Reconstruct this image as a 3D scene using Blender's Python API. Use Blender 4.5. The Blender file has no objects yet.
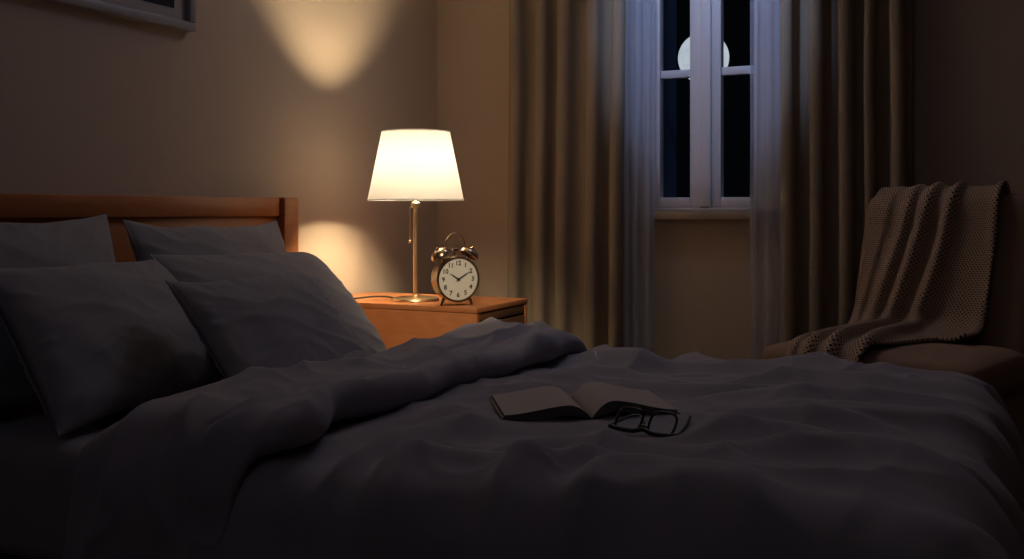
import bpy, bmesh, math, random
from mathutils import Vector, Matrix, noise

random.seed(7)
S = bpy.context.scene
COL = S.collection
PI = math.pi

# ------------------------------------------------------------------ helpers
def nz(x, y, z=0.0):
    return noise.noise(Vector((x, y, z)))

def smooth(a, b, x):
    t = min(1.0, max(0.0, (x - a) / (b - a)))
    return t * t * (3 - 2 * t)

def lerp(a, b, t):
    return a + (b - a) * t

def empty(name, loc=(0, 0, 0), rotz=0.0):
    o = bpy.data.objects.new(name, None)
    COL.objects.link(o)
    o.location = loc
    o.rotation_euler = (0, 0, rotz)
    o.empty_display_size = 0.05
    return o

def tag(o, label, cat, group=None):
    o['label'] = label
    o['category'] = cat
    if group:
        o['group'] = group
    return o

def mesh_obj(name, verts, faces, mat, parent=None, smooth_shade=True, uvs=None):
    me = bpy.data.meshes.new(name)
    me.from_pydata([tuple(v) for v in verts], [], faces)
    if uvs is not None:
        ul = me.uv_layers.new(name='UVMap')
        for l in me.loops:
            ul.data[l.index].uv = uvs[l.vertex_index]
    me.update()
    if smooth_shade:
        me.polygons.foreach_set('use_smooth', [True] * len(me.polygons))
    me.materials.append(mat)
    o = bpy.data.objects.new(name, me)
    COL.objects.link(o)
    if parent:
        o.parent = parent
    return o

def bm_obj(name, bm, mat, parent=None, smooth_shade=False, angle=None):
    me = bpy.data.meshes.new(name)
    bmesh.ops.recalc_face_normals(bm, faces=bm.faces[:])
    bm.to_mesh(me)
    bm.free()
    if smooth_shade:
        me.polygons.foreach_set('use_smooth', [True] * len(me.polygons))
    if angle:
        me.polygons.foreach_set('use_smooth', [True] * len(me.polygons))
        me.set_sharp_from_angle(angle=math.radians(angle))
    me.materials.append(mat)
    o = bpy.data.objects.new(name, me)
    COL.objects.link(o)
    if parent:
        o.parent = parent
    return o

def add_box(bm, lo, hi, bevel=0.0, seg=2):
    r = bmesh.ops.create_cube(bm, size=1.0)
    vs = r['verts']
    for v in vs:
        v.co = Vector([lo[i] + (v.co[i] + 0.5) * (hi[i] - lo[i]) for i in range(3)])
    if bevel > 0:
        es = list({e for v in vs for e in v.link_edges})
        bmesh.ops.bevel(bm, geom=es, offset=bevel, segments=seg, profile=0.5, affect='EDGES')

def box(name, lo, hi, mat, parent=None, bevel=0.0, seg=2):
    bm = bmesh.new()
    add_box(bm, lo, hi, bevel, seg)
    return bm_obj(name, bm, mat, parent, angle=40 if bevel else None)

def add_lathe(bm, prof, seg=48, M=None):
    """prof: (r, z) list, revolved round Z"""
    rings = []
    for r, z in prof:
        if r < 1e-6:
            rings.append([bm.verts.new((0, 0, z))])
        else:
            rings.append([bm.verts.new((r * math.cos(2 * PI * k / seg), r * math.sin(2 * PI * k / seg), z)) for k in range(seg)])
    for a, b in zip(rings, rings[1:]):
        for k in range(seg):
            k2 = (k + 1) % seg
            if len(a) == 1 and len(b) == 1:
                continue
            if len(a) == 1:
                bm.faces.new((a[0], b[k], b[k2]))
            elif len(b) == 1:
                bm.faces.new((a[k], a[k2], b[0]))
            else:
                bm.faces.new((a[k], a[k2], b[k2], b[k]))
    if M is not None:
        for ring in rings:
            for v in ring:
                v.co = M @ v.co

def lathe(name, prof, mat, parent=None, seg=48, M=None, angle=40):
    bm = bmesh.new()
    add_lathe(bm, prof, seg, M)
    return bm_obj(name, bm, mat, parent, angle=angle)

def catmull(pts, n):
    P = [Vector(p) for p in pts]
    P = [P[0] * 2 - P[1]] + P + [P[-1] * 2 - P[-2]]
    out = []
    segs = len(P) - 3
    for i in range(segs):
        p0, p1, p2, p3 = P[i:i + 4]
        m = n if i < segs - 1 else n + 1
        for k in range(m):
            t = k / n
            out.append(0.5 * ((2 * p1) + (-p0 + p2) * t + (2 * p0 - 5 * p1 + 4 * p2 - p3) * t * t + (-p0 + 3 * p1 - 3 * p2 + p3) * t ** 3))
    return out

def add_tube(bm, pts, r, seg=10, closed=False, flat=1.0):
    pts = [Vector(p) for p in pts]
    n = len(pts)
    rr = r if isinstance(r, (list, tuple)) else [r] * n
    rings = []
    up = Vector((0, 0, 1))
    prev = None
    for i, p in enumerate(pts):
        if closed:
            t = pts[(i + 1) % n] - pts[i - 1]
        else:
            t = pts[min(i + 1, n - 1)] - pts[max(i - 1, 0)]
        t.normalize()
        if prev is None:
            a = up if abs(t.dot(up)) < 0.9 else Vector((1, 0, 0))
            u = t.cross(a).normalized()
        else:
            u = (prev - t * prev.dot(t)).normalized()
        w = t.cross(u)
        prev = u
        rings.append([bm.verts.new(p + u * rr[i] * math.cos(2 * PI * k / seg) + w * rr[i] * flat * math.sin(2 * PI * k / seg)) for k in range(seg)])
    m = n if closed else n - 1
    for i in range(m):
        a, b = rings[i], rings[(i + 1) % n]
        for k in range(seg):
            bm.faces.new((a[k], a[(k + 1) % seg], b[(k + 1) % seg], b[k]))
    if not closed:
        bm.faces.new(rings[0][::-1])
        bm.faces.new(rings[-1])

def tube(name, pts, r, mat, parent=None, seg=10, closed=False, flat=1.0):
    bm = bmesh.new()
    add_tube(bm, pts, r, seg, closed, flat)
    return bm_obj(name, bm, mat, parent, angle=50)

def grid_faces(nu, nv, off=0):
    f = []
    for i in range(nu - 1):
        for j in range(nv - 1):
            a = off + i * nv + j
            f.append((a, a + nv, a + nv + 1, a + 1))
    return f

# ------------------------------------------------------------------ materials
def new_mat(name):
    m = bpy.data.materials.new(name)
    m.use_nodes = True
    nt = m.node_tree
    return m, nt, nt.nodes['Principled BSDF']

def mixcol(nt, fac, c1, c2):
    n = nt.nodes.new('ShaderNodeMix')
    n.data_type = 'RGBA'
    n.inputs[6].default_value = (*c1, 1)
    n.inputs[7].default_value = (*c2, 1)
    nt.links.new(fac, n.inputs[0])
    return n.outputs[2]

def coords(nt, kind='Object', scale=(1, 1, 1)):
    tc = nt.nodes.new('ShaderNodeTexCoord')
    mp = nt.nodes.new('ShaderNodeMapping')
    mp.inputs['Scale'].default_value = scale
    nt.links.new(tc.outputs[kind], mp.inputs[0])
    return mp.outputs[0]

def noise_tex(nt, vec, scale, detail=3, rough=0.5):
    n = nt.nodes.new('ShaderNodeTexNoise')
    n.inputs['Scale'].default_value = scale
    n.inputs['Detail'].default_value = detail
    n.inputs['Roughness'].default_value = rough
    nt.links.new(vec, n.inputs['Vector'])
    return n.outputs['Fac']

def bump(nt, bs, h, strength=0.3, dist=0.002):
    b = nt.nodes.new('ShaderNodeBump')
    b.inputs['Strength'].default_value = strength
    b.inputs['Distance'].default_value = dist
    nt.links.new(h, b.inputs['Height'])
    nt.links.new(b.outputs[0], bs.inputs['Normal'])
    return b

def simple(name, c, rough=0.5, metal=0.0, var=0.12, nscale=30, bstr=0.0, bdist=0.001, spec=None):
    m, nt, bs = new_mat(name)
    f = noise_tex(nt, coords(nt), nscale)
    c2 = tuple(min(1, x * (1 + var)) for x in c)
    c1 = tuple(x * (1 - var) for x in c)
    nt.links.new(mixcol(nt, f, c1, c2), bs.inputs['Base Color'])
    bs.inputs['Roughness'].default_value = rough
    bs.inputs['Metallic'].default_value = metal
    if spec is not None:
        bs.inputs['Specular IOR Level'].default_value = spec
    if bstr > 0:
        bump(nt, bs, f, bstr, bdist)
    return m

def fabric(name, c, weave=900, var=0.08, sheen=0.15, bstr=0.25, wr=0.0):
    m, nt, bs = new_mat(name)
    v = coords(nt)
    f = noise_tex(nt, v, 9, 4)
    nt.links.new(mixcol(nt, f, tuple(x * (1 - var) for x in c), tuple(x * (1 + var) for x in c)), bs.inputs['Base Color'])
    bs.inputs['Roughness'].default_value = 0.9
    bs.inputs['Specular IOR Level'].default_value = 0.15
    bs.inputs['Sheen Weight'].default_value = sheen
    bs.inputs['Sheen Roughness'].default_value = 0.6
    fine = noise_tex(nt, v, weave, 2)
    mid = noise_tex(nt, coords(nt, scale=(1, 1, 1)), 22, 4, 0.55)
    ad = nt.nodes.new('ShaderNodeMath'); ad.operation = 'MULTIPLY_ADD'
    nt.links.new(mid, ad.inputs[0]); ad.inputs[1].default_value = 6.0 * wr
    sc = nt.nodes.new('ShaderNodeMath'); sc.operation = 'MULTIPLY'
    nt.links.new(fine, sc.inputs[0]); sc.inputs[1].default_value = 0.35
    nt.links.new(sc.outputs[0], ad.inputs[2])
    bump(nt, bs, ad.outputs[0], bstr, 0.002)
    return m

def wood(name, c1, c2, scale=(2, 14, 14), rough=0.42):
    m, nt, bs = new_mat(name)
    v = coords(nt, 'Object', scale)
    a = noise_tex(nt, v, 3.0, 6, 0.6)
    w = nt.nodes.new('ShaderNodeTexWave')
    w.inputs['Scale'].default_value = 1.6
    w.inputs['Distortion'].default_value = 7
    w.inputs['Detail'].default_value = 3
    nt.links.new(v, w.inputs['Vector'])
    mm = nt.nodes.new('ShaderNodeMath'); mm.operation = 'MULTIPLY_ADD'
    nt.links.new(w.outputs['Fac'], mm.inputs[0]); mm.inputs[1].default_value = 0.22
    nt.links.new(a, mm.inputs[2])
    nt.links.new(mixcol(nt, mm.outputs[0], c1, c2), bs.inputs['Base Color'])
    bs.inputs['Roughness'].default_value = rough
    bs.inputs['Specular IOR Level'].default_value = 0.35
    bump(nt, bs, mm.outputs[0], 0.15, 0.001)
    return m

WALL = simple('wall_paint', (0.53, 0.43, 0.34), 0.9, var=0.03, nscale=60, bstr=0.05, spec=0.1)
CEIL = simple('ceiling_paint', (0.8, 0.77, 0.73), 0.95, var=0.02, spec=0.1)
FLOOR = wood('floor_boards', (0.09, 0.05, 0.03), (0.16, 0.09, 0.05), (1.2, 9, 1))
FRAME = simple('white_window_paint', (0.60, 0.565, 0.57), 0.5, var=0.03)
SILLM = simple('sill_paint', (0.40, 0.32, 0.25), 0.6, var=0.05)
HEADW = wood('headboard_wood', (0.36, 0.112, 0.034), (0.56, 0.205, 0.068), (14, 2, 14))
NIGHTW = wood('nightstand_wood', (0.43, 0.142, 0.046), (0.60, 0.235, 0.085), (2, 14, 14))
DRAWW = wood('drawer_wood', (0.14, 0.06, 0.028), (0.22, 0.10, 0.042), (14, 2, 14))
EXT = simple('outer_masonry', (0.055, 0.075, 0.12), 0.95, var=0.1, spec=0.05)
DUVET = fabric('duvet_cotton', (0.275, 0.26, 0.295), wr=0.35)
PILLOW = fabric('pillow_cotton', (0.27, 0.26, 0.285), wr=0.25)
SHEET = fabric('sheet_cotton', (0.25, 0.235, 0.255), wr=0.15)
DRAPE = fabric('drape_cloth', (0.31, 0.245, 0.175), weave=500, sheen=0.05)
CHAIRF = fabric('chair_upholstery', (0.33, 0.215, 0.148), weave=400, sheen=0.05)
DARKW = wood('chair_leg_wood', (0.04, 0.02, 0.012), (0.08, 0.04, 0.02), (14, 14, 2))
BRASS = simple('brushed_brass', (0.86, 0.63, 0.38), 0.38, 1.0, var=0.05, nscale=200)
CLOCKM = simple('aged_clock_metal', (0.50, 0.37, 0.25), 0.22, 1.0, var=0.15, nscale=40)
CLOCKD = simple('dark_clock_metal', (0.22, 0.18, 0.14), 0.25, 1.0, var=0.15, nscale=40)
DIAL = simple('clock_dial_paper', (0.90, 0.86, 0.76), 0.6, var=0.03)
INK = simple('black_ink', (0.012, 0.011, 0.010), 0.6, var=0.05)
CORD = simple('dark_cord_rubber', (0.02, 0.017, 0.015), 0.5, var=0.1)
PAPER = simple('book_paper', (0.42, 0.38, 0.36), 0.9, var=0.04, nscale=12, spec=0.1)
PEDGE = simple('page_edges', (0.10, 0.09, 0.085), 0.9, var=0.3, nscale=400, spec=0.1)
COVER = simple('book_cover', (0.10, 0.085, 0.075), 0.6, var=0.1)
BLACKP = simple('black_acetate', (0.006, 0.006, 0.007), 0.3, var=0.1)
PICF = simple('grey_frame_wood', (0.27, 0.26, 0.28), 0.45, var=0.1)
MATB = simple('picture_mat_card', (0.42, 0.39, 0.38), 0.9, var=0.02)

def art_mat():
    m, nt, bs = new_mat('dark_artwork')
    f = noise_tex(nt, coords(nt, scale=(1, 1, 2)), 4, 5)
    nt.links.new(mixcol(nt, f, (0.006, 0.007, 0.010), (0.03, 0.032, 0.04)), bs.inputs['Base Color'])
    bs.inputs['Roughness'].default_value = 0.6
    bs.inputs['Specular IOR Level'].default_value = 0.1
    return m
ART = art_mat()

def shade_mat():
    m = bpy.data.materials.new('cream_shade_linen'); m.use_nodes = True
    nt = m.node_tree; nt.nodes.clear()
    out = nt.nodes.new('ShaderNodeOutputMaterial')
    v = coords(nt)
    f = noise_tex(nt, v, 220, 2)
    col = mixcol(nt, f, (0.70, 0.70, 0.71), (0.75, 0.75, 0.76))
    d = nt.nodes.new('ShaderNodeBsdfDiffuse'); t = nt.nodes.new('ShaderNodeBsdfTranslucent')
    nt.links.new(col, d.inputs[0]); nt.links.new(col, t.inputs[0])
    mx = nt.nodes.new('ShaderNodeMixShader'); mx.inputs[0].default_value = 0.55
    nt.links.new(d.outputs[0], mx.inputs[1]); nt.links.new(t.outputs[0], mx.inputs[2])
    nt.links.new(mx.outputs[0], out.inputs[0])
    return m
SHADE = shade_mat()

def sheer_mat():
    m = bpy.data.materials.new('sheer_voile'); m.use_nodes = True
    nt = m.node_tree; nt.nodes.clear()
    out = nt.nodes.new('ShaderNodeOutputMaterial')
    f = noise_tex(nt, coords(nt), 300, 2)
    col = mixcol(nt, f, (0.64, 0.70, 0.84), (0.70, 0.77, 0.90))
    d = nt.nodes.new('ShaderNodeBsdfDiffuse'); t = nt.nodes.new('ShaderNodeBsdfTranslucent')
    tr = nt.nodes.new('ShaderNodeBsdfTransparent')
    nt.links.new(col, d.inputs[0]); nt.links.new(col, t.inputs[0])
    mx = nt.nodes.new('ShaderNodeMixShader'); mx.inputs[0].default_value = 0.6
    nt.links.new(d.outputs[0], mx.inputs[1]); nt.links.new(t.outputs[0], mx.inputs[2])
    m2 = nt.nodes.new('ShaderNodeMixShader'); m2.inputs[0].default_value = 0.58
    nt.links.new(tr.outputs[0], m2.inputs[1]); nt.links.new(mx.outputs[0], m2.inputs[2])
    nt.links.new(m2.outputs[0], out.inputs[0])
    return m
SHEER = sheer_mat()

def glass_mat(name='window_glass', fac=0.03):
    m = bpy.data.materials.new(name); m.use_nodes = True
    nt = m.node_tree; nt.nodes.clear()
    out = nt.nodes.new('ShaderNodeOutputMaterial')
    tr = nt.nodes.new('ShaderNodeBsdfTransparent'); tr.inputs[0].default_value = (0.94, 0.96, 0.97, 1)
    g = nt.nodes.new('ShaderNodeBsdfGlossy'); g.inputs['Roughness'].default_value = 0.05
    lw = nt.nodes.new('ShaderNodeLayerWeight'); lw.inputs[0].default_value = 0.15
    ml = nt.nodes.new('ShaderNodeMath'); ml.operation = 'MULTIPLY'; ml.inputs[1].default_value = fac * 4
    nt.links.new(lw.outputs['Fresnel'], ml.inputs[0])
    mx = nt.nodes.new('ShaderNodeMixShader')
    nt.links.new(ml.outputs[0], mx.inputs[0])
    nt.links.new(tr.outputs[0], mx.inputs[1]); nt.links.new(g.outputs[0], mx.inputs[2])
    nt.links.new(mx.outputs[0], out.inputs[0])
    return m
GLASS = glass_mat()

def moon_mat():
    m = bpy.data.materials.new('moon_surface'); m.use_nodes = True
    nt = m.node_tree; nt.nodes.clear()
    out = nt.nodes.new('ShaderNodeOutputMaterial')
    f = noise_tex(nt, coords(nt), 0.22, 6, 0.6)
    e = nt.nodes.new('ShaderNodeEmission')
    nt.links.new(mixcol(nt, f, (0.34, 0.38, 0.44), (0.62, 0.68, 0.74)), e.inputs[0])
    e.inputs[1].default_value = 1.0
    nt.links.new(e.outputs[0], out.inputs[0])
    return m
MOON = moon_mat()

def knit_mat():
    """chunky rows of stitches with small dark holes, in metres of UV"""
    m, nt, bs = new_mat('brown_knit_wool')
    tc = nt.nodes.new('ShaderNodeTexCoord')
    sx = nt.nodes.new('ShaderNodeSeparateXYZ'); nt.links.new(tc.outputs['UV'], sx.inputs[0])
    def M(op, a, b=None, c=None):
        n = nt.nodes.new('ShaderNodeMath'); n.operation = op
        for i, x in enumerate((a, b, c)):
            if x is None: continue
            if isinstance(x, (int, float)): n.inputs[i].default_value = x
            else: nt.links.new(x, n.inputs[i])
        return n.outputs[0]
    P = 0.0115
    v = M('DIVIDE', sx.outputs[1], P * 0.62)
    row = M('FLOOR', v)
    odd = M('MODULO', row, 2.0)
    u = M('ADD', M('DIVIDE', sx.outputs[0], P), M('MULTIPLY', odd, 0.5))
    fu = M('SUBTRACT', M('FRACT', u), 0.5)
    fv = M('SUBTRACT', M('FRACT', v), 0.5)
    r2 = M('ADD', M('MULTIPLY', fu, fu), M('MULTIPLY', fv, M('MULTIPLY', fv, 0.7)))
    r = M('SQRT', r2)
    h = nt.nodes.new('ShaderNodeMapRange'); h.interpolation_type = 'SMOOTHSTEP'
    h.inputs['From Min'].default_value = 0.12; h.inputs['From Max'].default_value = 0.36
    nt.links.new(r, h.inputs['Value'])
    col = mixcol(nt, h.outputs[0], (0.030, 0.019, 0.013), (0.52, 0.38, 0.275))
    nt.links.new(col, bs.inputs['Base Color'])
    bs.inputs['Roughness'].default_value = 0.95
    bs.inputs['Specular IOR Level'].default_value = 0.1
    b = bump(nt, bs, h.outputs[0], 0.8, 0.006)
    return m
KNIT = knit_mat()

# ------------------------------------------------------------------ camera
YAW = math.radians(25.7)
CAM = Vector((2.2, 0.0, 0.95))
cd = bpy.data.cameras.new('camera')
cam = bpy.data.objects.new('camera', cd)
COL.objects.link(cam)
cam.location = CAM
cam.rotation_euler = (PI / 2, 0, YAW)
cd.sensor_width = 36.0
cd.lens = 36.0 * 1000 / 1024
cd.shift_y = -69.5 / 1024
cd.clip_start = 0.05
cd.clip_end = 2000
S.camera = cam

# ------------------------------------------------------------------ room shell
YW = 3.81          # window wall
XR, YB, H = 4.3, -1.3, 2.55
def struct(o):
    o['kind'] = 'structure'
    return o
struct(box('floor', (-0.1, YB - 0.1, -0.1), (XR + 0.1, YW + 0.33, 0.0), FLOOR))
struct(box('ceiling', (-0.1, YB - 0.1, H), (XR + 0.1, YW + 0.33, H + 0.1), CEIL))
struct(box('wall_left', (-0.1, YB - 0.1, 0), (0, YW, H), WALL))
struct(box('wall_right', (XR, YB - 0.1, 0), (XR + 0.1, YW, H), WALL))
struct(box('wall_front', (0, YB - 0.1, 0), (XR, YB, H), WALL))
WX0, WX1, WZ0, WZ1 = 0.93, 1.47, 0.946, 2.15
bm = bmesh.new()
T = 0.33
add_box(bm, (-0.1, YW, 0), (WX0, YW + T, H))
add_box(bm, (WX1, YW, 0), (XR + 0.1, YW + T, H))
add_box(bm, (WX0, YW, 0), (WX1, YW + T, WZ0))
add_box(bm, (WX0, YW, WZ1), (WX1, YW + T, H))
struct(bm_obj('wall_back', bm, WALL))
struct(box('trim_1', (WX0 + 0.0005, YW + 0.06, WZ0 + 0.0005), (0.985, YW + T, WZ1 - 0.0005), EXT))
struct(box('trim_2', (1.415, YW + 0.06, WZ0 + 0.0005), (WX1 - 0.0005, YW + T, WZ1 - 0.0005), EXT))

win = struct(empty('window_1', (1.2, YW, WZ0)))
def wbox(name, lo, hi, mat, parent=win, bevel=0.004):
    o = Vector(win.location)
    return box(name, Vector(lo) - o, Vector(hi) - o, mat, parent, bevel)
# casing on the room side, flush ring with mitred look
bm = bmesh.new()
o_ = Vector(win.location)
def wadd(lo, hi, b=0.004):
    add_box(bm, Vector(lo) - o_, Vector(hi) - o_, b)
wadd((0.872, YW - 0.022, WZ0), (0.945, YW + 0.05, WZ1 + 0.06))
wadd((1.455, YW - 0.022, WZ0), (1.528, YW + 0.05, WZ1 + 0.06))
wadd((0.945, YW - 0.022, WZ1 - 0.012), (1.455, YW + 0.05, WZ1 + 0.06))
wadd((0.945, YW - 0.010, WZ0), (1.455, YW + 0.05, WZ0 + 0.014))
bm_obj('window_frame', bm, FRAME, win, angle=40)
# two casement sashes
def sash(x0, x1, sl, sr):
    bm_ = bmesh.new()
    def a(lo, hi, b=0.004):
        add_box(bm_, Vector(lo) - o_, Vector(hi) - o_, b)
    z0, z1, y0, y1 = WZ0 + 0.015, WZ1 - 0.013, YW - 0.004, YW + 0.044
    a((x0, y0, z0), (x0 + sl, y1, z1))
    a((x1 - sr, y0, z0), (x1, y1, z1))
    a((x0 + sl, y0, z0), (x1 - sr, y1, z0 + 0.038))
    a((x0 + sl, y0, z1 - 0.05), (x1 - sr, y1, z1))
    for zb in (1.468,):
        a((x0 + sl, y0 + 0.008, zb), (x1 - sr, y1 - 0.008, zb + 0.031), 0.003)
    s = bm_obj('sash', bm_, FRAME, win, angle=40)
    g = box('glass_pane', Vector((x0 + sl - 0.004, YW + 0.018, z0 + 0.03)) - o_, Vector((x1 - sr + 0.004, YW + 0.022, z1 - 0.04)) - o_, GLASS, s)
    return s
sash(0.946, 1.194, 0.070, 0.058)
sash(1.206, 1.454, 0.052, 0.070)
wbox('center_post', (1.178, YW - 0.016, WZ0 + 0.016), (1.222, YW + 0.046, WZ1 - 0.014), FRAME)
sl_ = wbox('window_sill', (0.855, YW - 0.055, WZ0 - 0.034), (1.545, YW - 0.0005, WZ0 - 0.001), SILLM, bevel=0.006)

# ------------------------------------------------------------------ moon
D = Vector((-math.sin(YAW), math.cos(YAW), 0)); R = Vector((math.cos(YAW), math.sin(YAW), 0))
bm = bmesh.new()
bmesh.ops.create_uvsphere(bm, u_segments=64, v_segments=32, radius=300 * 0.0252)
moon = bm_obj('moon', bm, MOON, None, smooth_shade=True)
moon.location = CAM + 300 * (D + 0.1915 * R + Vector((0, 0, 0.152)))
tag(moon, 'full pale moon in the black night sky outside the window', 'moon')

# ------------------------------------------------------------------ bed
BY0, BY1, BX1 = 1.37, 2.72, 2.12
bed = tag(empty('bed', (0.0, 2.05, 0)), 'reddish wooden bed with panelled headboard against the wall', 'bed')
def bbox(name, lo, hi, mat=HEADW, bevel=0.005, parent=bed):
    o = Vector(bed.location)
    return box(name, Vector(lo) - o, Vector(hi) - o, mat, parent, bevel)
HZ = 0.992
bbox('headboard_post', (0.012, 2.662, 0), (0.082, 2.738, HZ), HEADW)
bbox('headboard_post', (0.012, 1.352, 0), (0.082, 1.428, HZ), HEADW)
bbox('headboard_rail', (0.018, 1.432, HZ - 0.062), (0.068, 2.655, HZ - 0.002), HEADW, 0.004)
bbox('headboard_panel', (0.026, 1.429, 0.30), (0.050, 2.661, HZ - 0.062), HEADW, 0.002)
bbox('side_rail', (0.083, 1.352, 0.10), (2.04, 1.378, 0.235))
bbox('side_rail', (0.083, 2.712, 0.10), (2.04, 2.738, 0.235))
bbox('foot_rail', (2.041, 1.352, 0.10), (2.067, 2.738, 0.235))
bbox('leg', (2.0, 1.379, 0), (2.04, 1.42, 0.2))
bbox('leg', (2.0, 2.67, 0), (2.04, 2.711, 0.2))
bbox('slat_base', (0.085, 1.38, 0.20), (1.99, 2.71, 0.235), DARKW, 0.0)

# mattress in a fitted sheet: rounded slab with slight quilting sag
def mattress():
    bm = bmesh.new()
    add_box(bm, (0.088, 1.376, 0.236), (2.06, 2.714, 0.488), 0.05, 5)
    o = bm_obj('mattress', bm, SHEET, None, smooth_shade=True)
    return o
tag(mattress(), 'mattress in a grey fitted sheet lying on the bed', 'mattress')

# ---------------------------------------------------------------- duvet
TOPZ = 0.527
DX0, DX1, DY0, DY1 = 0.93, 2.135, 1.375, 2.715     # flat rectangle that lies on the mattress
RIDGES = [
    # polyline (x, y), height, width
    ([(1.35, 1.22), (1.31, 1.385), (1.353, 1.45), (1.45, 1.465), (1.55, 1.44)], .020, .035),
    ([(1.24, 1.32), (1.22, 1.45), (1.27, 1.66), (1.33, 1.74)], .014, .04),
    ([(1.55, 1.25), (1.52, 1.42), (1.60, 1.49), (1.74, 1.49)], .018, .04),
    ([(1.70, 1.25), (1.66, 1.40), (1.72, 1.44), (1.86, 1.42)], .014, .04),
    ([(1.63, 1.66), (1.74, 1.70), (1.88, 1.76), (2.0, 1.74)], .016, .045),
    ([(1.69, 1.79), (1.80, 1.88), (1.93, 1.93), (2.03, 1.92)], .018, .045),
    ([(1.86, 1.62), (1.96, 1.66), (2.08, 1.64), (2.2, 1.58)], .014, .04),
    ([(1.30, 2.12), (1.45, 2.22), (1.62, 2.20), (1.78, 2.26)], .018, .045),
    ([(1.17, 2.25), (1.30, 2.36), (1.46, 2.38), (1.60, 2.46)], .016, .045),
    ([(1.60, 2.05), (1.72, 2.13), (1.88, 2.13), (2.05, 2.18)], .016, .045),
    ([(1.20, 2.72), (1.24, 2.60), (1.34, 2.54), (1.48, 2.56)], .024, .05),
    ([(1.46, 2.74), (1.48, 2.66), (1.58, 2.60), (1.72, 2.60)], .020, .05),
    ([(1.74, 2.74), (1.78, 2.64), (1.90, 2.56), (2.02, 2.50)], .016, .05),
    ([(1.16, 1.62), (1.24, 1.80), (1.26, 1.98), (1.22, 2.1)], .016, .05),
    ([(1.70, 2.36), (1.84, 2.40), (2.0, 2.36), (2.14, 2.38)], .014, .045),
    ([(1.88, 2.02), (2.0, 2.02), (2.16, 2.05)], .012, .04),
    ([(1.42, 1.60), (1.52, 1.66), (1.66, 1.60), (1.80, 1.58)], .013, .04),
]
RID = [([tuple(p) for p in catmull([(a, b, 0) for a, b in pl], 6)], h, w) for pl, h, w in RIDGES]
def ridge_h(x, y):
    s = 0.0
    for pl, h, w in RID:
        if x < min(p[0] for p in pl) - 3 * w or x > max(p[0] for p in pl) + 3 * w: continue
        best = 1e9; bi = 0
        for i in range(len(pl) - 1):
            ax, ay = pl[i][0], pl[i][1]; bx, by = pl[i + 1][0], pl[i + 1][1]
            dx, dy = bx - ax, by - ay
            t = ((x - ax) * dx + (y - ay) * dy) / (dx * dx + dy * dy + 1e-12)
            t = min(1, max(0, t))
            qx, qy = x - ax - t * dx, y - ay - t * dy
            d = qx * qx + qy * qy
            if d < best:
                best = d; bi = (i + t) / (len(pl) - 1); sg = dx * qy - dy * qx
        d = math.sqrt(best)
        ww = w * (0.62 if sg > 0 else 1.25)        # steep on one side, soft on the other
        fade = math.sin(PI * min(1, max(0, 0.12 + bi * 0.76))) ** 0.7
        s += h * fade * math.exp(-(d / ww) ** 2)
    return s
def duvet_h(x, y):
    wx = x + 0.10 * nz(x * 2.1, y * 2.1, 3.1)
    wy = y + 0.10 * nz(x * 2.1, y * 2.1, 8.4)
    h = 0.016 * nz(wx * 2.3, wy * 3.0, 1.7)
    r = 1 - abs(nz(wx * 2.6, wy * 4.4, 5.5))
    h += 0.016 * (r ** 3 - 0.4)
    r2 = 1 - abs(nz(wx * 6.0 + 3, wy * 7.5, 9.5))
    h += 0.008 * (r2 ** 3 - 0.4)
    h += 0.0015 * nz(x * 22, y * 22, 2.2)
    h = 1.35 * h + 1.9 * ridge_h(x, y)
    c, sn = 0.835, 0.55
    bu, bv = (x - 1.432) * c + (y - 1.93) * sn, -(x - 1.432) * sn + (y - 1.93) * c
    k = smooth(1.55, 0.9, math.hypot(bu / 0.19, bv / 0.15))
    k2 = smooth(1.7, 0.8, math.hypot((x - 1.635) / 0.09, (y - 1.74) / 0.08))
    h = lerp(h, 0.010, k)
    return lerp(h, 0.014, k2 * (1 - k)) + 0.03 * smooth(1.45, 1.95, x)

def drape_point(X, Y, drop_end, R_=0.085, bulge=0.03):
    cx = min(max(X, DX0), DX1 - 0.03); cy = min(max(Y, DY0 + 0.03), DY1 - 0.03)
    qx, qy = X - cx, Y - cy
    s = math.hypot(qx, qy)
    if s < 1e-9:
        return Vector((X, Y, TOPZ)), 0.0, Vector((0, 0, 1))
    nx, ny = qx / s, qy / s
    arc = R_ * PI / 2
    if s < arc:
        a = s / R_
        h, g = R_ * math.sin(a), R_ * (1 - math.cos(a))
        N = Vector((nx * math.sin(a), ny * math.sin(a), math.cos(a)))
    else:
        h, g = R_ + 0.02 * smooth(0, 0.4, s - arc), R_ + (s - arc)
        N = Vector((nx, ny, 0.0))
    return Vector((cx + nx * h, cy + ny * h, TOPZ - g)), s, N

def make_duvet():
    X0, X1 = 0.93, DX1 + 0.36
    Y0, Y1 = DY0 - 0.36, DY1 + 0.34
    nx, ny = 250, 330
    verts = []
    for i in range(nx):
        X = lerp(X0, X1, i / (nx - 1))
        for j in range(ny):
            Y = lerp(Y0, Y1, j / (ny - 1))
            P, s, N = drape_point(X, Y, 0, 0.085 if X < 1.9 else lerp(0.085, 0.12, smooth(1.9, 2.1, X)))
            k = smooth(0.0, 0.16, s)
            h = duvet_h(X, Y)
            per = (X if abs(Y - 2.05) > 0.6 else 0) + (Y if X > DX1 - 0.03 else 0)
            fold = 0.012 * math.sin(per * 21 + 2 * nz(per * 3, 0.5)) + 0.012 * nz(per * 6, P.z * 2, 4)
            P = P + N * (h * (1 - 0.75 * k) + k * (fold + 0.010))
            verts.append(P)
    o = mesh_obj('duvet', verts, grid_faces(nx, ny), DUVET)
    return o
duvet = make_duvet()
tag(duvet, 'rumpled slate-grey duvet spread over the bed, turned back below the pillows', 'duvet')

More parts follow.
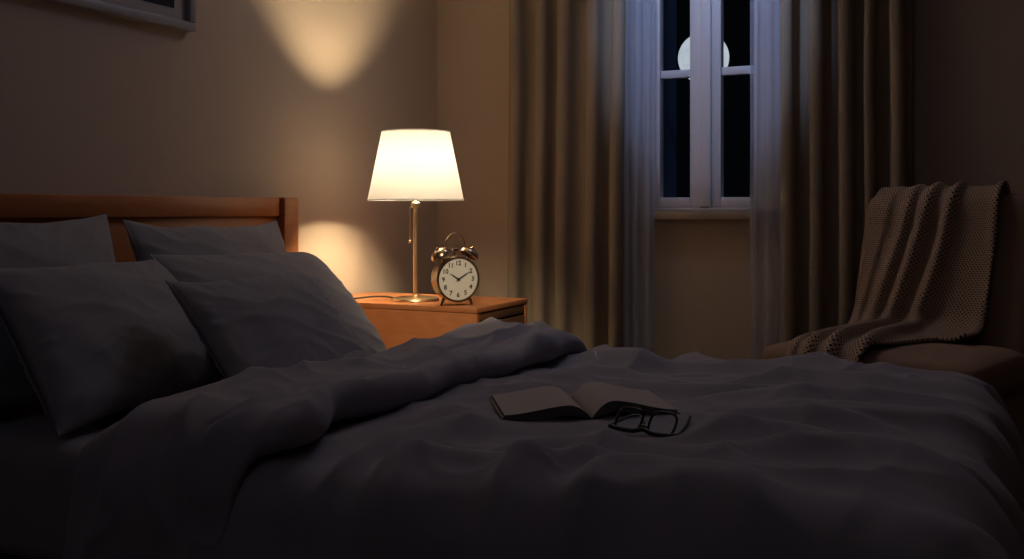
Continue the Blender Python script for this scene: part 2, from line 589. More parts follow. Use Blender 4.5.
def make_fold():
    # path along the bed's width: base point and outward normal (in the y-z plane)
    path = []
    y0, y1, Rr = 1.375, 2.70, 0.07
    zt = 0.532
    yn = y0 - 0.045       # outer face of the near drop
    n1 = 60
    for i in range(n1):   # near drop, going up
        z = lerp(0.10, zt - Rr, i / n1)
        path.append((yn, z, -1.0, 0.0))
    for i in range(24):
        a = i / 24 * PI / 2
        path.append((yn + Rr - Rr * math.cos(a), zt - Rr + Rr * math.sin(a), -math.cos(a), math.sin(a)))
    n3 = 190
    for i in range(n3):
        path.append((lerp(yn + Rr, y1 - 0.03, i / n3), zt, 0.0, 1.0))
    for i in range(24):
        a = i / 24 * PI / 2
        path.append((y1 - 0.03 + Rr * math.sin(a), zt - Rr + Rr * math.cos(a), math.sin(a), math.cos(a)))
    for i in range(20):
        path.append((y1 - 0.03 + Rr, zt - Rr - 0.2 * i / 19, 1.0, 0.0))
    verts = []
    npf = 72
    arc = 0.0
    for q, (y, z, ny_, nz_) in enumerate(path):
        if q:
            arc += math.hypot(y - path[q - 1][0], z - path[q - 1][1])
        side = max(0.0, -ny_)                                  # 1 on the near drop
        hang = smooth(zt - 0.02, 0.15, z) * side
        xl = lerp(0.70, 0.66, side) - 0.05 * hang + 0.012 * nz(arc * 5, 1.0)
        xr = 1.10 + 0.022 * nz(arc * 4.2, 6.0) + 0.012 * nz(arc * 11, 2.0)
        if ny_ >= 0 or side < 0.5:
            xr += 0.02 * smooth(2.2, 2.7, y) - 0.05 * math.exp(-((y - 1.60) / 0.07) ** 2)
            xr += 0.03 * math.exp(-((y - 1.43) / 0.06) ** 2)
        xr -= 0.045 * smooth(0.0, 1.0, side) + 0.06 * hang
        Hh = 0.073 + 0.014 * nz(arc * 3.3, 9.0) - 0.03 * side
        Hh -= 0.004
        rn = 0.042; rz = Hh * 0.50
        for p in range(npf):
            f = p / (npf - 1)
            if f < 0.66:                      # top sheet of the fold
                t = f / 0.66
                x = lerp(xl, xr - rn, t)
                prof = Hh * (0.10 + 0.90 * min(1.0, (1 - (1 - min(1, t / 0.55)) ** 2.2)) ** 0.8)
                prof -= 0.006 * math.exp(-((t - 0.86) / 0.022) ** 2)   # hem stitch line
                s = min(1.0, 0.15 + 2.2 * t)
                tn = 1.0
            else:                             # rounded nose, tucked under
                ph = PI / 2 - (f - 0.66) / 0.34 * math.radians(215)
                x = xr - rn + rn * math.copysign(abs(math.cos(ph)) ** 0.85, math.cos(ph))
                prof = Hh - rz + rz * math.sin(ph)
                s = max(0.0, math.sin(ph)) ; tn = 0.0
            wx = x + 0.05 * nz(x * 6, arc * 4, 2)
            rg = 1 - abs(nz(wx * 7 + arc * 1.5, arc * 4.0 - wx * 2, 4.4))
            rg2 = 1 - abs(nz(wx * 12 + arc * 5, arc * 6.0 - wx * 5, 1.4))
            prof += (0.026 * (rg ** 3 - 0.35) + 0.010 * nz(x * 9, arc * 7, 7.7) + 0.010 * (rg2 ** 3 - 0.35)) * s
            verts.append(Vector((x, y + ny_ * prof, z + nz_ * prof)))
    return mesh_obj('turned_back_fold', verts, grid_faces(len(path), npf), DUVET, duvet)
make_fold()

# ---------------------------------------------------------------- pillows
def make_pillow(center, w, h, T_, lean, yaw, seed, label, roll=0.0, sag=0.0, mat=PILLOW, peak=0.0, rnd=0.0, bow=0.0):
    n = 72
    verts = []; faces = []
    for side in (1, -1):
        off = len(verts)
        for i in range(n):
            for j in range(n):
                u = -1 + 2 * i / (n - 1); v = -1 + 2 * j / (n - 1)
                u = math.sin(u * PI / 2) * 0.35 + u * 0.65
                v = math.sin(v * PI / 2) * 0.35 + v * 0.65
                x = w / 2 * u * (1 - 0.05 * (1 - v * v))
                y = h / 2 * v * (1 - (0.10 if v > 0 else 0.05) * (1 - u * u) - (0.05 * (1 - abs(u)) ** 0.5 * abs(u) if v > 0 else 0))
                if u > 0:                       # plump rounded end
                    x += w / 2 * bow * u * (1 - v * v)
                    q = 1 - rnd * (u * abs(v)) ** 5
                    x *= q; y *= q
                y += 0.006 * nz(u * 2.5 + seed, v * 2, seed) + peak * max(0, v) ** 2 * abs(u) ** 3
                b = max(0.0, (1 - u * u) * (1 - v * v))
                t = T_ / 2 * b ** 0.50 * (1 + 0.12 * nz(u * 1.3 + seed, v * 1.3, 3.0))
                # creases that run in from the seams, strongest near edges
                edge = max(abs(u), abs(v))
                k = math.sin(PI * min(1, b * 3.2)) if b < 0.31 else 0.25
                ang = math.atan2(v * h, u * w)
                cr = 1 - abs(nz(ang * 5.0 + seed * 3, edge * 1.2, seed))
                t += 0.006 * k * (cr ** 4 - 0.2)
                t += 0.004 * nz(u * 2.6 + seed, v * 3.4, seed * 2.0) * min(1, b * 4)
                gr = 1 - abs(nz(u * 1.8 + v * 2.2 + seed, v * 1.3 - u * .7, seed * 1.3))
                t += 0.003 * (gr ** 4) * min(1, b * 4)
                z = side * max(0.0, t) + (0.0015 * side)
                z -= sag * (v * v)
                verts.append((x, y, z))
        f = grid_faces(n, n, off)
        faces += f if side == 1 else [q[::-1] for q in f]
    m = n * n
    # close the rim
    for i in range(n - 1):
        for a, b_ in (((i) * n, (i + 1) * n), ((i + 1) * n + n - 1, i * n + n - 1)):
            faces.append((a, b_, b_ + m, a + m))
        for a, b_ in ((i + 1, i), ((n - 1) * n + i, (n - 1) * n + i + 1)):
            faces.append((a, b_, b_ + m, a + m))
    o = mesh_obj('pillow', verts, faces, mat)
    L = math.radians(lean)
    hv = Vector((-math.cos(L), 0, math.sin(L))); wv = Vector((0, 1, 0)); nv = wv.cross(hv)
    B = Matrix((wv, hv, nv)).transposed().to_4x4()
    o.matrix_world = Matrix.Translation(center) @ Matrix.Rotation(math.radians(yaw), 4, 'Z') @ B @ Matrix.Rotation(math.radians(roll), 4, 'Z')
    tag(o, label, 'pillow', 'pillows at the headboard')
    return o
make_pillow((0.204, 1.566, 0.722), 0.612, 0.459, 0.15, 73, 0, 1.3, 'grey pillow upright against the headboard, behind the large left pillow', peak=0.0)
make_pillow((0.212, 2.247, 0.712), 0.625, 0.45, 0.14, 68, 0, 4.9, 'grey pillow upright against the headboard, rearmost of the three by the lamp', roll=-0.6)
make_pillow((0.392, 1.671, 0.670), 0.60, 0.385, 0.17, 58, 8.5, 7.7, 'large grey pillow leaning in front, on the side away from the lamp', roll=-0.3, rnd=0.04, bow=0.05)
make_pillow((0.450, 2.193, 0.667), 0.636, 0.478, 0.11, 46, -2.0, 2.2, 'grey pillow leaning in the middle, between the upright and the small front pillow', roll=-0.6, rnd=0.13, bow=0.06)
make_pillow((0.670, 1.914, 0.649), 0.464, 0.388, 0.12, 48, -6.0, 11.1, 'small grey pillow leaning frontmost, touching the turned-back duvet', roll=1.2, rnd=0.08, bow=-0.02)

# ---------------------------------------------------------------- nightstand
NX0, NX1, NY0, NY1, NZ = 0.03, 0.705, 2.846, 3.24, 0.635
ns = tag(empty('nightstand', (0.36, 3.03, 0)), 'orange-brown wooden nightstand beside the bed under the lamp', 'nightstand')
def nbox(name, lo, hi, mat=NIGHTW, bevel=0.003, parent=ns):
    o = Vector(ns.location)
    return box(name, Vector(lo) - o, Vector(hi) - o, mat, parent, bevel)
nbox('top', (NX0, NY0, NZ - 0.018), (NX1, NY1, NZ), NIGHTW)
nbox('side_panel', (NX0, NY0 + 0.002, 0.14), (NX1 - 0.002, NY0 + 0.022, NZ - 0.0185))
nbox('side_panel', (NX0, NY1 - 0.022, 0.14), (NX1 - 0.002, NY1 - 0.002, NZ - 0.0185))
nbox('back_panel', (NX0, NY0 + 0.0225, 0.14), (NX0 + 0.012, NY1 - 0.0225, NZ - 0.0185))
nbox('bottom_panel', (NX0 + 0.013, NY0 + 0.0225, 0.14), (NX1 - 0.02, NY1 - 0.0225, 0.158))
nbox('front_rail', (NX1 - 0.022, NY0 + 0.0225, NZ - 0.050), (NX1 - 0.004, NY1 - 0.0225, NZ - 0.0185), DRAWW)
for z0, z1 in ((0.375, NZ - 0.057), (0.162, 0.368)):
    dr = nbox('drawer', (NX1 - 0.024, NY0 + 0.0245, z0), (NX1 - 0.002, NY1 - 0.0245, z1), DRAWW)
    k = lathe('knob', [(0, 0.024), (0.010, 0.022), (0.014, 0.016), (0.008, 0.008), (0.007, -0.002), (0, -0.002)], BRASS, dr, 20,
              Matrix.Translation((NX1 - 0.001 - 0.36, 0.0, (z0 + z1) / 2)) @ Matrix.Rotation(PI / 2, 4, 'Y'))
for x in (NX0 + 0.002, NX1 - 0.042):
    for y in (NY0 + 0.003, NY1 - 0.043):
        nbox('leg', (x, y, 0), (x + 0.04, y + 0.04, 0.1395))

# ---------------------------------------------------------------- table lamp
LX, LY = 0.386, 2.996
lamp = tag(empty('table_lamp', (LX, LY, NZ)), 'lit table lamp with cream tapered shade and brass stem on the nightstand', 'lamp')
lathe('base', [(0, 0), (0.080, 0), (0.082, 0.003), (0.080, 0.009), (0.068, 0.012), (0.016, 0.016), (0.010, 0.022), (0, 0.022)], BRASS, lamp, 64)
lathe('stem', [(0.0, 0.018), (0.0085, 0.018), (0.0085, 0.325), (0.0, 0.325)], BRASS, lamp, 24)
lathe('socket', [(0.0, 0.322), (0.015, 0.322), (0.016, 0.326), (0.016, 0.340), (0.011, 0.345), (0.011, 0.375), (0.0, 0.375)], BRASS, lamp, 24)
zb, zt_, rb, rt = 0.985 - NZ, 1.222 - NZ, 0.167, 0.1185
sh = lathe('lamp_shade', [(rb, zb), (rt, zt_)], SHADE, lamp, 96)
for r, z in ((rb, zb), (rt, zt_)):
    tube('shade_rim', [(r * math.cos(2 * PI * k / 96), r * math.sin(2 * PI * k / 96), z) for k in range(96)], 0.0022, SHADE, sh, 8, True)
bm = bmesh.new()
for k in range(3):
    a = 2 * PI * k / 3 + 0.4
    add_tube(bm, [(0.012 * math.cos(a), 0.012 * math.sin(a), zb + 0.006), (rb * 0.985 * math.cos(a), rb * 0.985 * math.sin(a), zb + 0.006)], 0.0016, 8)
bm_obj('shade_spider', bm, BRASS, sh, smooth_shade=True)
# pull chain hanging beside the stem
bm = bmesh.new()
cx, cy = -0.020 * math.cos(YAW), -0.020 * math.sin(YAW)
add_tube(bm, [(0, 0, 0.330), (cx * .6, cy * .6, 0.331), (cx, cy, 0.326), (cx, cy, 0.21)], 0.0011, 8)
bmesh.ops.create_uvsphere(bm, u_segments=14, v_segments=10, radius=0.0055, matrix=Matrix.Translation((cx, cy, 0.206)))
bm_obj('pull_chain', bm, BRASS, lamp, smooth_shade=True)
# power cord over the table top towards the wall
cpts = catmull([(-0.072, -0.02, 0.006), (-0.10, -0.035, 0.012), (-0.145, -0.06, 0.012), (-0.19, -0.10, 0.007), (-0.24, -0.12, 0.004), (-0.30, -0.09, 0.004), (-0.345, -0.04, 0.004)], 8)
tube('power_cord', cpts, 0.0032, CORD, lamp, 8)

# bulbs
def light(name, kind, loc, energy, col, **kw):
    l = bpy.data.lights.new(name, kind)
    l.energy = energy; l.color = col
    for k_, v_ in kw.items():
        setattr(l, k_, v_)
    o = bpy.data.objects.new(name, l)
    COL.objects.link(o)
    o.location = loc
    return o
WARM = (1.0, 0.775, 0.475)
def aim(o, tgt):
    d = Vector(tgt) - o.location
    o.rotation_euler = d.to_track_quat('-Z', 'Y').to_euler()
    return o
light('lamp_bulb', 'POINT', (LX, LY, 1.105), 3.3, WARM, shadow_soft_size=0.03)
# added spots in the shade: two shape the wall scallops, one lifts ceiling bounce
for z, tl, half, en, bl in ((1.162, 22, 40, 21.0, 0.75), (1.045, 150, 50, 22.0, 0.9), (1.165, 0, 30, 30.0, 0.6)):
    o = light('lamp_shade_spot', 'SPOT', (LX + 0.005, LY, z), en, WARM, shadow_soft_size=0.012)
    t_ = math.radians(tl)
    aim(o, o.location + Vector((-math.sin(t_), 0, math.cos(t_))))
    o.data.spot_size = math.radians(2 * half); o.data.spot_blend = bl

# added warm spot with no real source, lifts the nightstand and clock
sp = aim(light('nightstand_fill_spot', 'SPOT', (1.28, 1.36, 1.95), 85, (1.0, 0.81, 0.56), shadow_soft_size=0.08), (0.50, 2.98, 0.68))
sp.data.spot_size = math.radians(26); sp.data.spot_blend = 0.9

# ---------------------------------------------------------------- alarm clock
ck = tag(empty('alarm_clock', (0.592, 2.905, NZ), math.radians(28.9 + 23)), 'twin-bell metal alarm clock with white dial on the nightstand', 'clock')
ck.scale = (1.07, 1.07, 1.07)
CZ, CR = 0.0815, 0.0715
FM = Matrix.Translation((0, 0, CZ)) @ Matrix.Rotation(PI / 2, 4, 'X')     # lathe axis +Z -> -Y (towards the viewer)
lathe('case', [(0, -0.044), (0.052, -0.044), (0.064, -0.040), (0.068, -0.030), (CR - 0.003, 0.014), (CR, 0.020), (CR, 0.026), (CR - 0.003, 0.030), (CR - 0.0065, 0.029), (CR - 0.0065, 0.024), (0, 0.024)], CLOCKM, ck, 72, FM)
dial = lathe('dial', [(0, 0.0255), (CR - 0.007, 0.0255), (CR - 0.007, 0.0245), (0, 0.0245)], DIAL, ck, 64, FM)
# numerals and minute track
def text_mesh(body, size):
    cu = bpy.data.curves.new('numeral', 'FONT')
    cu.body = body; cu.size = size; cu.align_x = 'CENTER'; cu.align_y = 'CENTER'; cu.extrude = 0.0002
    cu.offset = 0.0005
    o = bpy.data.objects.new('numeral', cu); COL.objects.link(o)
    dg = bpy.context.evaluated_depsgraph_get()
    me = bpy.data.meshes.new_from_object(o.evaluated_get(dg))
    bpy.data.objects.remove(o)
    bpy.data.curves.remove(cu)
    return me
bm = bmesh.new()
for k in range(1, 13):
    a = PI / 2 - k * PI / 6
    me = text_mesh(str(k), 0.0195)
    st = len(bm.verts)
    bm.from_mesh(me)
    bm.verts.ensure_lookup_table()
    MM = FM @ Matrix.Translation((0.049 * math.cos(a), 0.049 * math.sin(a), 0.0258))
    for v in bm.verts[st:]:
        v.co = MM @ v.co
    bpy.data.meshes.remove(me)
bm_obj('numerals', bm, INK, dial)
def hand(name, ang, ln, wd, z):
    bm = bmesh.new()
    pts = [(-0.010, 0), (0, wd), (ln * 0.55, wd * 0.85), (ln, 0), (ln * 0.55, -wd * 0.85), (0, -wd)]
    a = PI / 2 - ang
    for zz in (z, z + 0.0008):
        pass
    lo = [bm.verts.new(FM @ Matrix.Rotation(a, 4, 'Z') @ Vector((x, y, z))) for x, y in pts]
    hi = [bm.verts.new(FM @ Matrix.Rotation(a, 4, 'Z') @ Vector((x, y, z + 0.0008))) for x, y in pts]
    bm.faces.new(lo[::-1]); bm.faces.new(hi)
    for i in range(6):
        bm.faces.new((lo[i], lo[(i + 1) % 6], hi[(i + 1) % 6], hi[i]))
    return bm_obj(name, bm, INK, dial)
hand('hour_hand', math.radians(304), 0.036, 0.0022, 0.0268)
hand('minute_hand', math.radians(58), 0.046, 0.0017, 0.0278)
lathe('hand_hub', [(0, 0.0305), (0.0035, 0.030), (0.0042, 0.026), (0, 0.026)], INK, dial, 20, FM)
for sx in (-1, 1):
    # hemispherical bells tilted outwards on short posts
    BM = Matrix.Translation((sx * 0.047, 0.0, CZ + 0.073)) @ Matrix.Rotation(sx * math.radians(32), 4, 'Y')
    lathe('bell', [(0.031, -0.002), (0.0325, 0.0), (0.031, 0.006), (0.026, 0.014), (0.017, 0.0195), (0.006, 0.022), (0.005, 0.027), (0, 0.028)], CLOCKM, ck, 40, BM)
    tube('bell_post', [(sx * 0.036, 0, CZ + 0.058), (sx * 0.047, 0, CZ + 0.076)], 0.004, CLOCKD, ck, 10)
    lathe('foot', [(0, 0), (0.0035, 0.0), (0.0055, 0.024), (0, 0.024)], CLOCKD, ck, 14,
          Matrix.Translation((sx * 0.052, -0.012, 0.0005)) @ Matrix.Rotation(sx * math.radians(-24), 4, 'Y'))
hp = [(0.034 * math.cos(a), 0, CZ + 0.098 + 0.042 * math.sin(a)) for a in [PI * k / 24 for k in range(25)]]
tube('handle', [(0.040, 0, CZ + 0.076)] + hp + [(-0.040, 0, CZ + 0.076)], 0.0024, CLOCKM, ck, 10)
bm = bmesh.new()
add_tube(bm, [(0, 0.0, CZ + 0.066), (0, 0.0, CZ + 0.090)], 0.0018, 8)
add_tube(bm, [(-0.008, 0, CZ + 0.091), (0.008, 0, CZ + 0.091)], 0.005, 12)
bm_obj('hammer', bm, CLOCKD, ck, angle=40)

# ---------------------------------------------------------------- curtains
def make_curtain(name, x0, x1, yc, amp, nf, seed, mat, label, cat, z0=0.012, z1=H - 0.02, flare=0.0, group=None, sharp=0.85, edge=0.0, nu=260, nv=44):
    verts = []
    rnd = random.Random(seed)
    knots = [0.0]
    for k in range(nf * 2):
        knots.append(knots[-1] + rnd.uniform(0.65, 1.35))
    tot = knots[-1]
    knots = [k / tot for k in knots]
    amps = [rnd.uniform(0.65, 1.0) for _ in knots]
    for i in range(nu):
        s = i / (nu - 1)
        for j in range(nv):
            t = j / (nv - 1)                     # 0 bottom .. 1 top
            ss = min(1, max(0, s + 0.014 * nz(s * 4 + seed, t * 1.6, seed) * (1 - t * 0.4)))
            k = 0
            while k < len(knots) - 2 and ss > knots[k + 1]:
                k += 1
            f = (ss - knots[k]) / (knots[k + 1] - knots[k])
            ph = (k + f) * PI
            A = lerp(amps[k], amps[k + 1], f)
            c = math.cos(ph)
            c = math.copysign(abs(c) ** sharp, c)
            yy = yc + amp * A * c * (0.85 + 0.15 * (1 - t))
            xx = lerp(x0, x1, s) + 0.35 * amp * math.sin(2 * ph) * A * 0.5
            xx += flare * (s - 0.5) * (1 - t) ** 1.5 * 2 + edge * (1 - t) ** 1.5
            xx += 0.006 * nz(s * 5, t * 4, seed + 3)
            verts.append((xx, yy, lerp(z0, z1, t)))
    o = mesh_obj(name, verts, grid_faces(nu, nv), mat)
    tag(o, label, cat, group)
    return o
make_curtain('curtain', 0.385, 0.925, 3.725, 0.046, 5, 21, DRAPE, 'heavy olive-brown curtain between the lamp and the window', 'curtain', edge=-0.02, group='heavy curtains')
make_curtain('curtain', 1.485, 1.945, 3.725, 0.048, 5, 5, DRAPE, 'heavy olive-brown curtain hanging behind the armless chair', 'curtain', group='heavy curtains')
make_curtain('sheer_curtain', 0.885, 1.015, 3.728 + 0.0, 0.012, 3, 9, SHEER, 'translucent sheer curtain over the window edge nearest the lamp', 'curtain', group='sheer curtains', sharp=1.0, nu=140)
make_curtain('sheer_curtain', 1.385, 1.53, 3.728 + 0.0, 0.012, 3, 14, SHEER, 'translucent sheer curtain over the window edge nearest the chair', 'curtain', group='sheer curtains', sharp=1.0, nu=140)

# ---------------------------------------------------------------- picture
pic = tag(empty('framed_picture', (0.0, 1.85, 1.487)), 'grey framed picture with pale mat and dark image above the headboard', 'picture')
PY0, PY1, PZ1 = -0.456, 0.456, 0.62
def ring(name, y0, y1, z0, z1, w_, x0, x1, mat, bevel=0.003):
    bm = bmesh.new()
    add_box(bm, (x0, y0, z0), (x1, y1, z0 + w_), bevel)
    add_box(bm, (x0, y0, z1 - w_), (x1, y1, z1), bevel)
    add_box(bm, (x0, y0, z0 + w_), (x1, y0 + w_, z1 - w_), bevel)
    add_box(bm, (x0, y1 - w_, z0 + w_), (x1, y1, z1 - w_), bevel)
    return bm_obj(name, bm, mat, pic, angle=40)
ring('frame', PY0, PY1, 0, PZ1, 0.026, 0.0015, 0.034, PICF)
box('mat', (0.006, PY0 + 0.0265, 0.0265), (0.016, PY1 - 0.0265, PZ1 - 0.0265), MATB, pic)
box('artwork', (0.0162, PY0 + 0.074, 0.060), (0.0175, PY1 - 0.074, PZ1 - 0.060), ART, pic)

# ---------------------------------------------------------------- chair
CH = (1.945, 3.165, 0.0); CROT = math.radians(-17.46)
chair = tag(empty('slipper_chair', CH, CROT), 'brown upholstered armless chair beyond the foot of the bed, under a knitted throw', 'chair')
def soft_box(name, lo, hi, bevel, mat, parent, fn=None, sub=10):
    bm = bmesh.new()
    add_box(bm, lo, hi)
    bmesh.ops.subdivide_edges(bm, edges=bm.edges[:], cuts=sub, use_grid_fill=True)
    C_ = Vector([(lo[i] + hi[i]) / 2 for i in range(3)]); Hf = Vector([(hi[i] - lo[i]) / 2 for i in range(3)])
    for v in bm.verts:       # rounded box: pull every vertex on to a rounded shell
        d = v.co - C_
        q = Vector([max(-(Hf[i] - bevel), min(Hf[i] - bevel, d[i])) for i in range(3)])
        e = d - q
        if e.length > 1e-9:
            # keep points on the rounded surface
            e = e.normalized() * bevel
            v.co = C_ + q + e
        if fn:
            v.co = fn(v.co)
    o = bm_obj(name, bm, mat, parent, smooth_shade=True)
    md = o.modifiers.new('sub', 'SUBSURF'); md.levels = 1; md.render_levels = 1
    return o
SEATZ = 0.550
def seat_fn(p):
    c = Vector(p)
    if p.z > 0.50:
        c.z += 0.012 * max(0, 1 - (p.x / 0.33) ** 2) * max(0, 1 - ((p.y + 0.02) / 0.27) ** 2)
    return c
soft_box('seat_cushion', (-0.325, -0.255, 0.43), (0.315, 0.185, SEATZ), 0.045, CHAIRF, chair, seat_fn, 14)
soft_box('seat_frame', (-0.315, -0.235, 0.22), (0.305, 0.185, 0.429), 0.02, CHAIRF, chair)
RAKE = 0.15
def back_fn(p):
    c = Vector(p)
    t = (p.z - 0.24) / 0.80
    c.y += RAKE * t
    c.x = p.x + 0.045 * t * (1 if p.x < 0 else 0) * min(1, -p.x / 0.25)
    c.y += 0.012 * (p.x / 0.3) ** 2
    return c
soft_box('backrest', (-0.285, 0.178, 0.24), (0.285, 0.262, 1.0), 0.032, CHAIRF, chair, back_fn, 18)
for x in (-0.29, 0.28):
    for y in (-0.21, 0.16):
        lathe('leg', [(0, 0), (0.013, 0), (0.02, 0.2195), (0, 0.2195)], DARKW, chair, 16, Matrix.Translation((x, y, 0)))

# knitted throw: over the chair back, down the front, sweeping across the seat
def make_throw():
    root = empty('knitted_throw', CH, CROT)
    nS, nT = 150, 220
    def by(z, off):           # front face of the backrest
        return 0.178 + RAKE * (z - 0.24) / 0.80 - off
    o = 0.016
    def key(s):
        # control points down the length; left edge s=0, right edge s=1
        L = lambda a, b: lerp(a, b, s)
        ss = s
        g = lambda a, b, p: a + (b - a) * s ** p
        Z = SEATZ
        k = [
            (L(-.17, .185), by(0.80, 0) + 0.104, 0.80),
            (L(-.18, .185), by(.96, 0) + 0.104, .96),
            (L(-.19, .190), by(1.0, 0) + 0.045, 1.021),
            (L(-.20, .192), by(.975, o), .98),
            (g(-.210, .190, 1.05), by(0.88, o), 0.88),
            (g(-.222, .186, 1.15), by(0.78, o), 0.78),
            (g(-.234, .180, 1.3), by(0.68, o), 0.68),
            (g(-.242, .174, 1.4), by(Z + .06, o + 0.004), Z + .06),
            (g(-.238, .175, 1.4), by(Z, .062), Z + 0.024),
            (g(-.228, .180, 1.4), 0.06, Z + 0.021),
            (g(-.224, .180, 1.4), -.06, Z + 0.022),
            (g(-.222, .180, 1.4), -.17, Z + 0.020),
            (g(-.220, .180, 1.4), -.235, Z + 0.006),
            (g(-.220, .180, 1.4), -.272, Z - 0.045),
            (g(-.220, .180, 1.4), -.276, Z - 0.11),
        ]
        return k
    cols = []
    for i in range(nS):
        s = i / (nS - 1)
        c = catmull(key(s), 24)
        # resample evenly
        acc = [0]
        for a, b in zip(c, c[1:]):
            acc.append(acc[-1] + (b - a).length)
        out = []; k = 0
        for j in range(nT):
            d = acc[-1] * lerp(1.0, 0.675, smooth(0.60, 0.86, s)) * j / (nT - 1)
            while k < len(acc) - 2 and acc[k + 1] < d: k += 1
            f = (d - acc[k]) / max(1e-9, acc[k + 1] - acc[k])
            out.append(c[k].lerp(c[k + 1], f))
        cols.append((out, acc[-1] * lerp(1.0, 0.675, smooth(0.60, 0.86, s))))
    m_, q_ = nS // 3, nT // 2
    SG = -1 if (cols[m_ + 1][0][q_] - cols[m_ - 1][0][q_]).cross(cols[m_][0][q_ + 1] - cols[m_][0][q_ - 1]).y > 0 else 1
    verts = []; uvs = []
    cen = [(0.30, .024, .042), (0.47, .037, .046), (0.66, .036, .045), (0.985, .018, .03), (0.13, .008, .04)]
    for i in range(nS):
        s = i / (nS - 1)
        for j in range(nT):
            t = j / (nT - 1)
            a0, a1 = cols[max(0, i - 1)][0][j], cols[min(nS - 1, i + 1)][0][j]
            b0, b1 = cols[i][0][max(0, j - 1)], cols[i][0][min(nT - 1, j + 1)]
            N = (a1 - a0).cross(b1 - b0)
            N.normalize()
            N = N * SG
            h = 0
            for c, hh, w_ in cen:
                cc = c + 0.03 * nz(t * 4, c * 9) + 0.04 * math.sin(t * 5 + c * 3) * (0.5 if c < .9 else 0)
                dd = (s - cc) / (w_ * (0.75 if s > cc else 1.35))
                h += hh * math.exp(-dd * dd)
            h *= smooth(0.12, 0.30, t) * 0.9 + 0.1
            h += 0.004 * nz(s * 6, t * 7, 3)
            verts.append(cols[i][0][j] + N * h)
            uvs.append((s * 0.52, t * cols[i][1]))
    ob = mesh_obj('blanket', verts, grid_faces(nS, nT), KNIT, root, uvs=uvs)
    md = ob.modifiers.new('thick', 'SOLIDIFY'); md.thickness = 0.010; md.offset = 0.0
    return root, ob
throw_root, throw = make_throw()
throw.parent = None
throw.name = 'knitted_throw_blanket'
throw.location = CH; throw.rotation_euler = (0, 0, CROT)
bpy.data.objects.remove(throw_root)
tag(throw, 'chunky brown knitted throw draped over the back and seat of the chair', 'blanket')

# ---------------------------------------------------------------- open book
def bed_z(x, y):
    return TOPZ + duvet_h(x, y)
BKX, BKY = 1.426, 1.938
bz = max(bed_z(BKX + dx, BKY + dy) for dx in (-.1, 0, .1) for dy in (-.1, 0, .1)) - 0.004
book = tag(empty('open_book', (BKX, BKY, bz), math.atan2(0.55, 0.835)), 'open hardback book lying on the duvet behind the eyeglasses', 'book')
BL2 = 0.110
def extrude(name, poly_fn, n, mat, parent, m=8):
    """poly_fn(i) -> (w, z) top and bottom; a curved slab along local Y"""
    top = [poly_fn(i / (n - 1), 1) for i in range(n)]; bot = [poly_fn(i / (n - 1), 0) for i in range(n)]
    bm = bmesh.new()
    rows = []
    for k in range(m):
        y = lerp(-BL2, BL2, k / (m - 1))
        rows.append(([bm.verts.new((w, y, z)) for w, z in top], [bm.verts.new((w, y, z)) for w, z in bot]))
    for (t0, b0), (t1, b1) in zip(rows, rows[1:]):
        for i in range(n - 1):
            bm.faces.new((t0[i], t0[i + 1], t1[i + 1], t1[i]))
            bm.faces.new((b0[i], b1[i], b1[i + 1], b0[i + 1]))
        bm.faces.new((t0[0], t1[0], b1[0], b0[0]))
        bm.faces.new((t0[-1], b0[-1], b1[-1], t1[-1]))
    for t, b in (rows[0], rows[-1]):
        for i in range(n - 1):
            bm.faces.new((t[i], b[i], b[i + 1], t[i + 1]))
    return bm_obj(name, bm, mat, parent, angle=45)
W_ = 0.174
def arch(t, hmax, end):
    return hmax * (1 - (1 - min(1, t / 0.28)) ** 2.2) * (1 - smooth(0.22, 1.0, t)) + end * smooth(0.22, 1.0, t) + 0.004
def left_pages(t, up):
    z = arch(t, 0.027, 0.011)
    return (-W_ * t, z if up else max(0.0035, z - 0.004 - 0.016 * min(1, t / 0.15)) - 0.0)
def right_pages(t, up):
    z = arch(t, 0.034, 0.013)
    return (W_ * t, z if up else max(0.0035, z - 0.004 - 0.018 * min(1, t / 0.15)))
def split_mats(o):
    o.data.materials.append(PEDGE)
    for p in o.data.polygons:
        if p.normal.z < 0.35:
            p.material_index = 1
lp = extrude('page_block', left_pages, 28, PAPER, book); split_mats(lp)
rp = extrude('page_block', right_pages, 28, PAPER, book); split_mats(rp)
def cover_fn(t, up):
    w = lerp(-W_ - 0.006, W_ + 0.006, t)
    z = 0.007 * smooth(0.03, 0.17, abs(w))
    return (w, z + (0.003 if up else 0.0))
BL2 = 0.114
cv = extrude('cover', cover_fn, 40, COVER, book)

# ---------------------------------------------------------------- eyeglasses
GX, GY = 1.640, 1.692
gz = bed_z(GX, GY)
gl = tag(empty('eyeglasses', (GX, GY, gz + 0.004), math.radians(-11)), 'black-framed eyeglasses with open arms lying on the duvet before the book', 'eyeglasses')
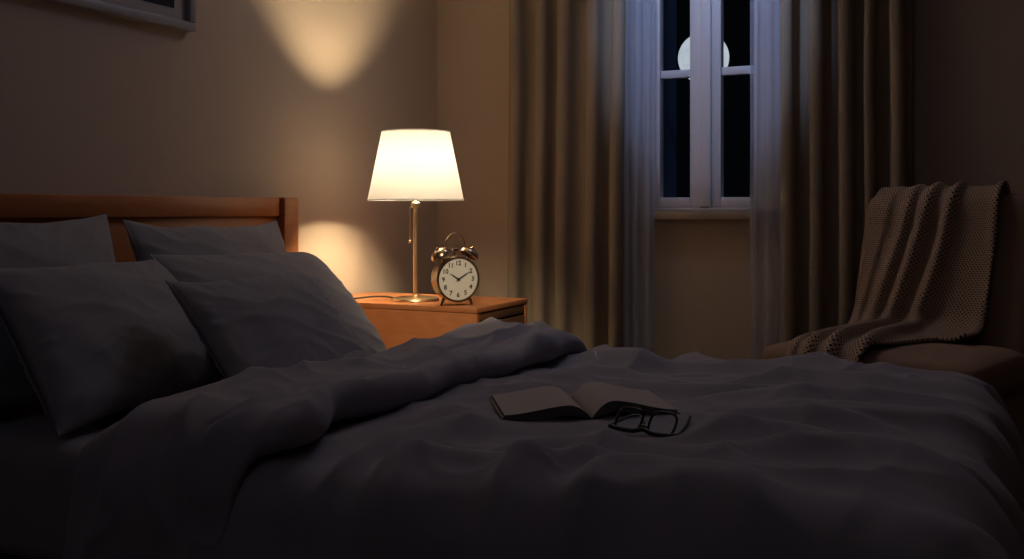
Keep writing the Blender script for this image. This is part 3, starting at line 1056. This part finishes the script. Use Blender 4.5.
# upside down: the brow bar rests on the cloth, rims lean away from the viewer
TL = math.radians(52)
def gp(x, y):             # a point in the lens plane
    return Vector((x, y * math.cos(TL), y * math.sin(TL)))
def rim_pts(cx):
    pts = []
    for k in range(48):
        a = 2 * PI * k / 48
        c, s = math.cos(a), math.sin(a)
        n = 3.0
        pts.append(gp(cx + 0.0255 * math.copysign(abs(c) ** (2 / n), c), 0.0235 + 0.0230 * math.copysign(abs(s) ** (2 / n), s) * (1 - 0.0 * c)))
    return pts
bm = bmesh.new()
for cx in (-0.0335, 0.0335):
    add_tube(bm, rim_pts(cx), 0.0024, 8, True)
fr = bm_obj('rims', bm, BLACKP, gl, smooth_shade=True)
tube('brow_bar', catmull([gp(-0.068, 0.006), gp(-0.05, 0.0035), gp(-0.02, 0.003), gp(0, 0.008), gp(0.02, 0.003), gp(0.05, 0.0035), gp(0.068, 0.006)], 8), 0.0042, BLACKP, fr, 10)
tube('bridge', catmull([gp(-0.009, 0.012), gp(0, 0.015), gp(0.009, 0.012)], 8), 0.0024, BLACKP, fr, 10)
LENS = glass_mat('lens_glass', 0.05)
for cx in (-0.0335, 0.0335):
    bm = bmesh.new()
    bm.faces.new([bm.verts.new(p) for p in rim_pts(cx)])
    bm_obj('lens', bm, LENS, gl)
tube('temple', catmull([(0.068, 0.004, 0.006), (0.056, 0.045, 0.005), (0.042, 0.090, 0.006), (0.028, 0.132, 0.012)], 8), 0.0028, BLACKP, gl, 10, flat=0.7)
tube('temple', catmull([(-0.068, 0.004, 0.006), (-0.072, 0.045, 0.006), (-0.068, 0.085, 0.010), (-0.050, 0.088, 0.010), (-0.018, 0.040, 0.006)], 8), 0.0028, BLACKP, gl, 10, flat=0.7)

# ---------------------------------------------------------------- light
w = bpy.data.worlds.new('night'); S.world = w
w.use_nodes = True
w.node_tree.nodes['Background'].inputs[0].default_value = (0.004, 0.005, 0.008, 1)
w.node_tree.nodes['Background'].inputs[1].default_value = 0.2

# added dim cool fill lamp, high up by the window wall
aim(light('cool_fill', 'AREA', (1.15, 3.2, 2.45), 3.4, (0.73, 0.73, 1.0), shape='DISK', size=0.7), (1.2, 1.5, 0.5))
aim(light('room_fill', 'AREA', (1.5, -0.7, 2.2), 1.25, (0.74, 0.76, 1.0), shape='DISK', size=1.4), (1.2, 1.6, 0.4))  # added weak fill from behind the camera, lifts the near side of the bed
# moonlight falling on the outside of the window
aim(light('moonlight', 'AREA', (1.9, 6.6, 4.6), 26, (0.40, 0.58, 1.0), shape='DISK', size=1.5), (1.15, 3.9, 1.4))
# added indoor spot, cool fill on the window frame and sheers
sp = aim(light('window_fill_spot', 'SPOT', (1.2, 2.75, 2.45), 34, (0.42, 0.58, 1.0), shadow_soft_size=0.05), (1.2, YW, 1.72))
sp.data.spot_size = math.radians(43); sp.data.spot_blend = 0.35

S.view_settings.view_transform = 'Standard'
S.view_settings.look = 'None'
S.view_settings.exposure = 0.0
S.view_settings.gamma = 1.0
S.cycles.use_denoising = True
S.cycles.max_bounces = 8
S.cycles.transparent_max_bounces = 12
S.cycles.caustics_reflective = False
S.cycles.sample_clamp_indirect = 4.0
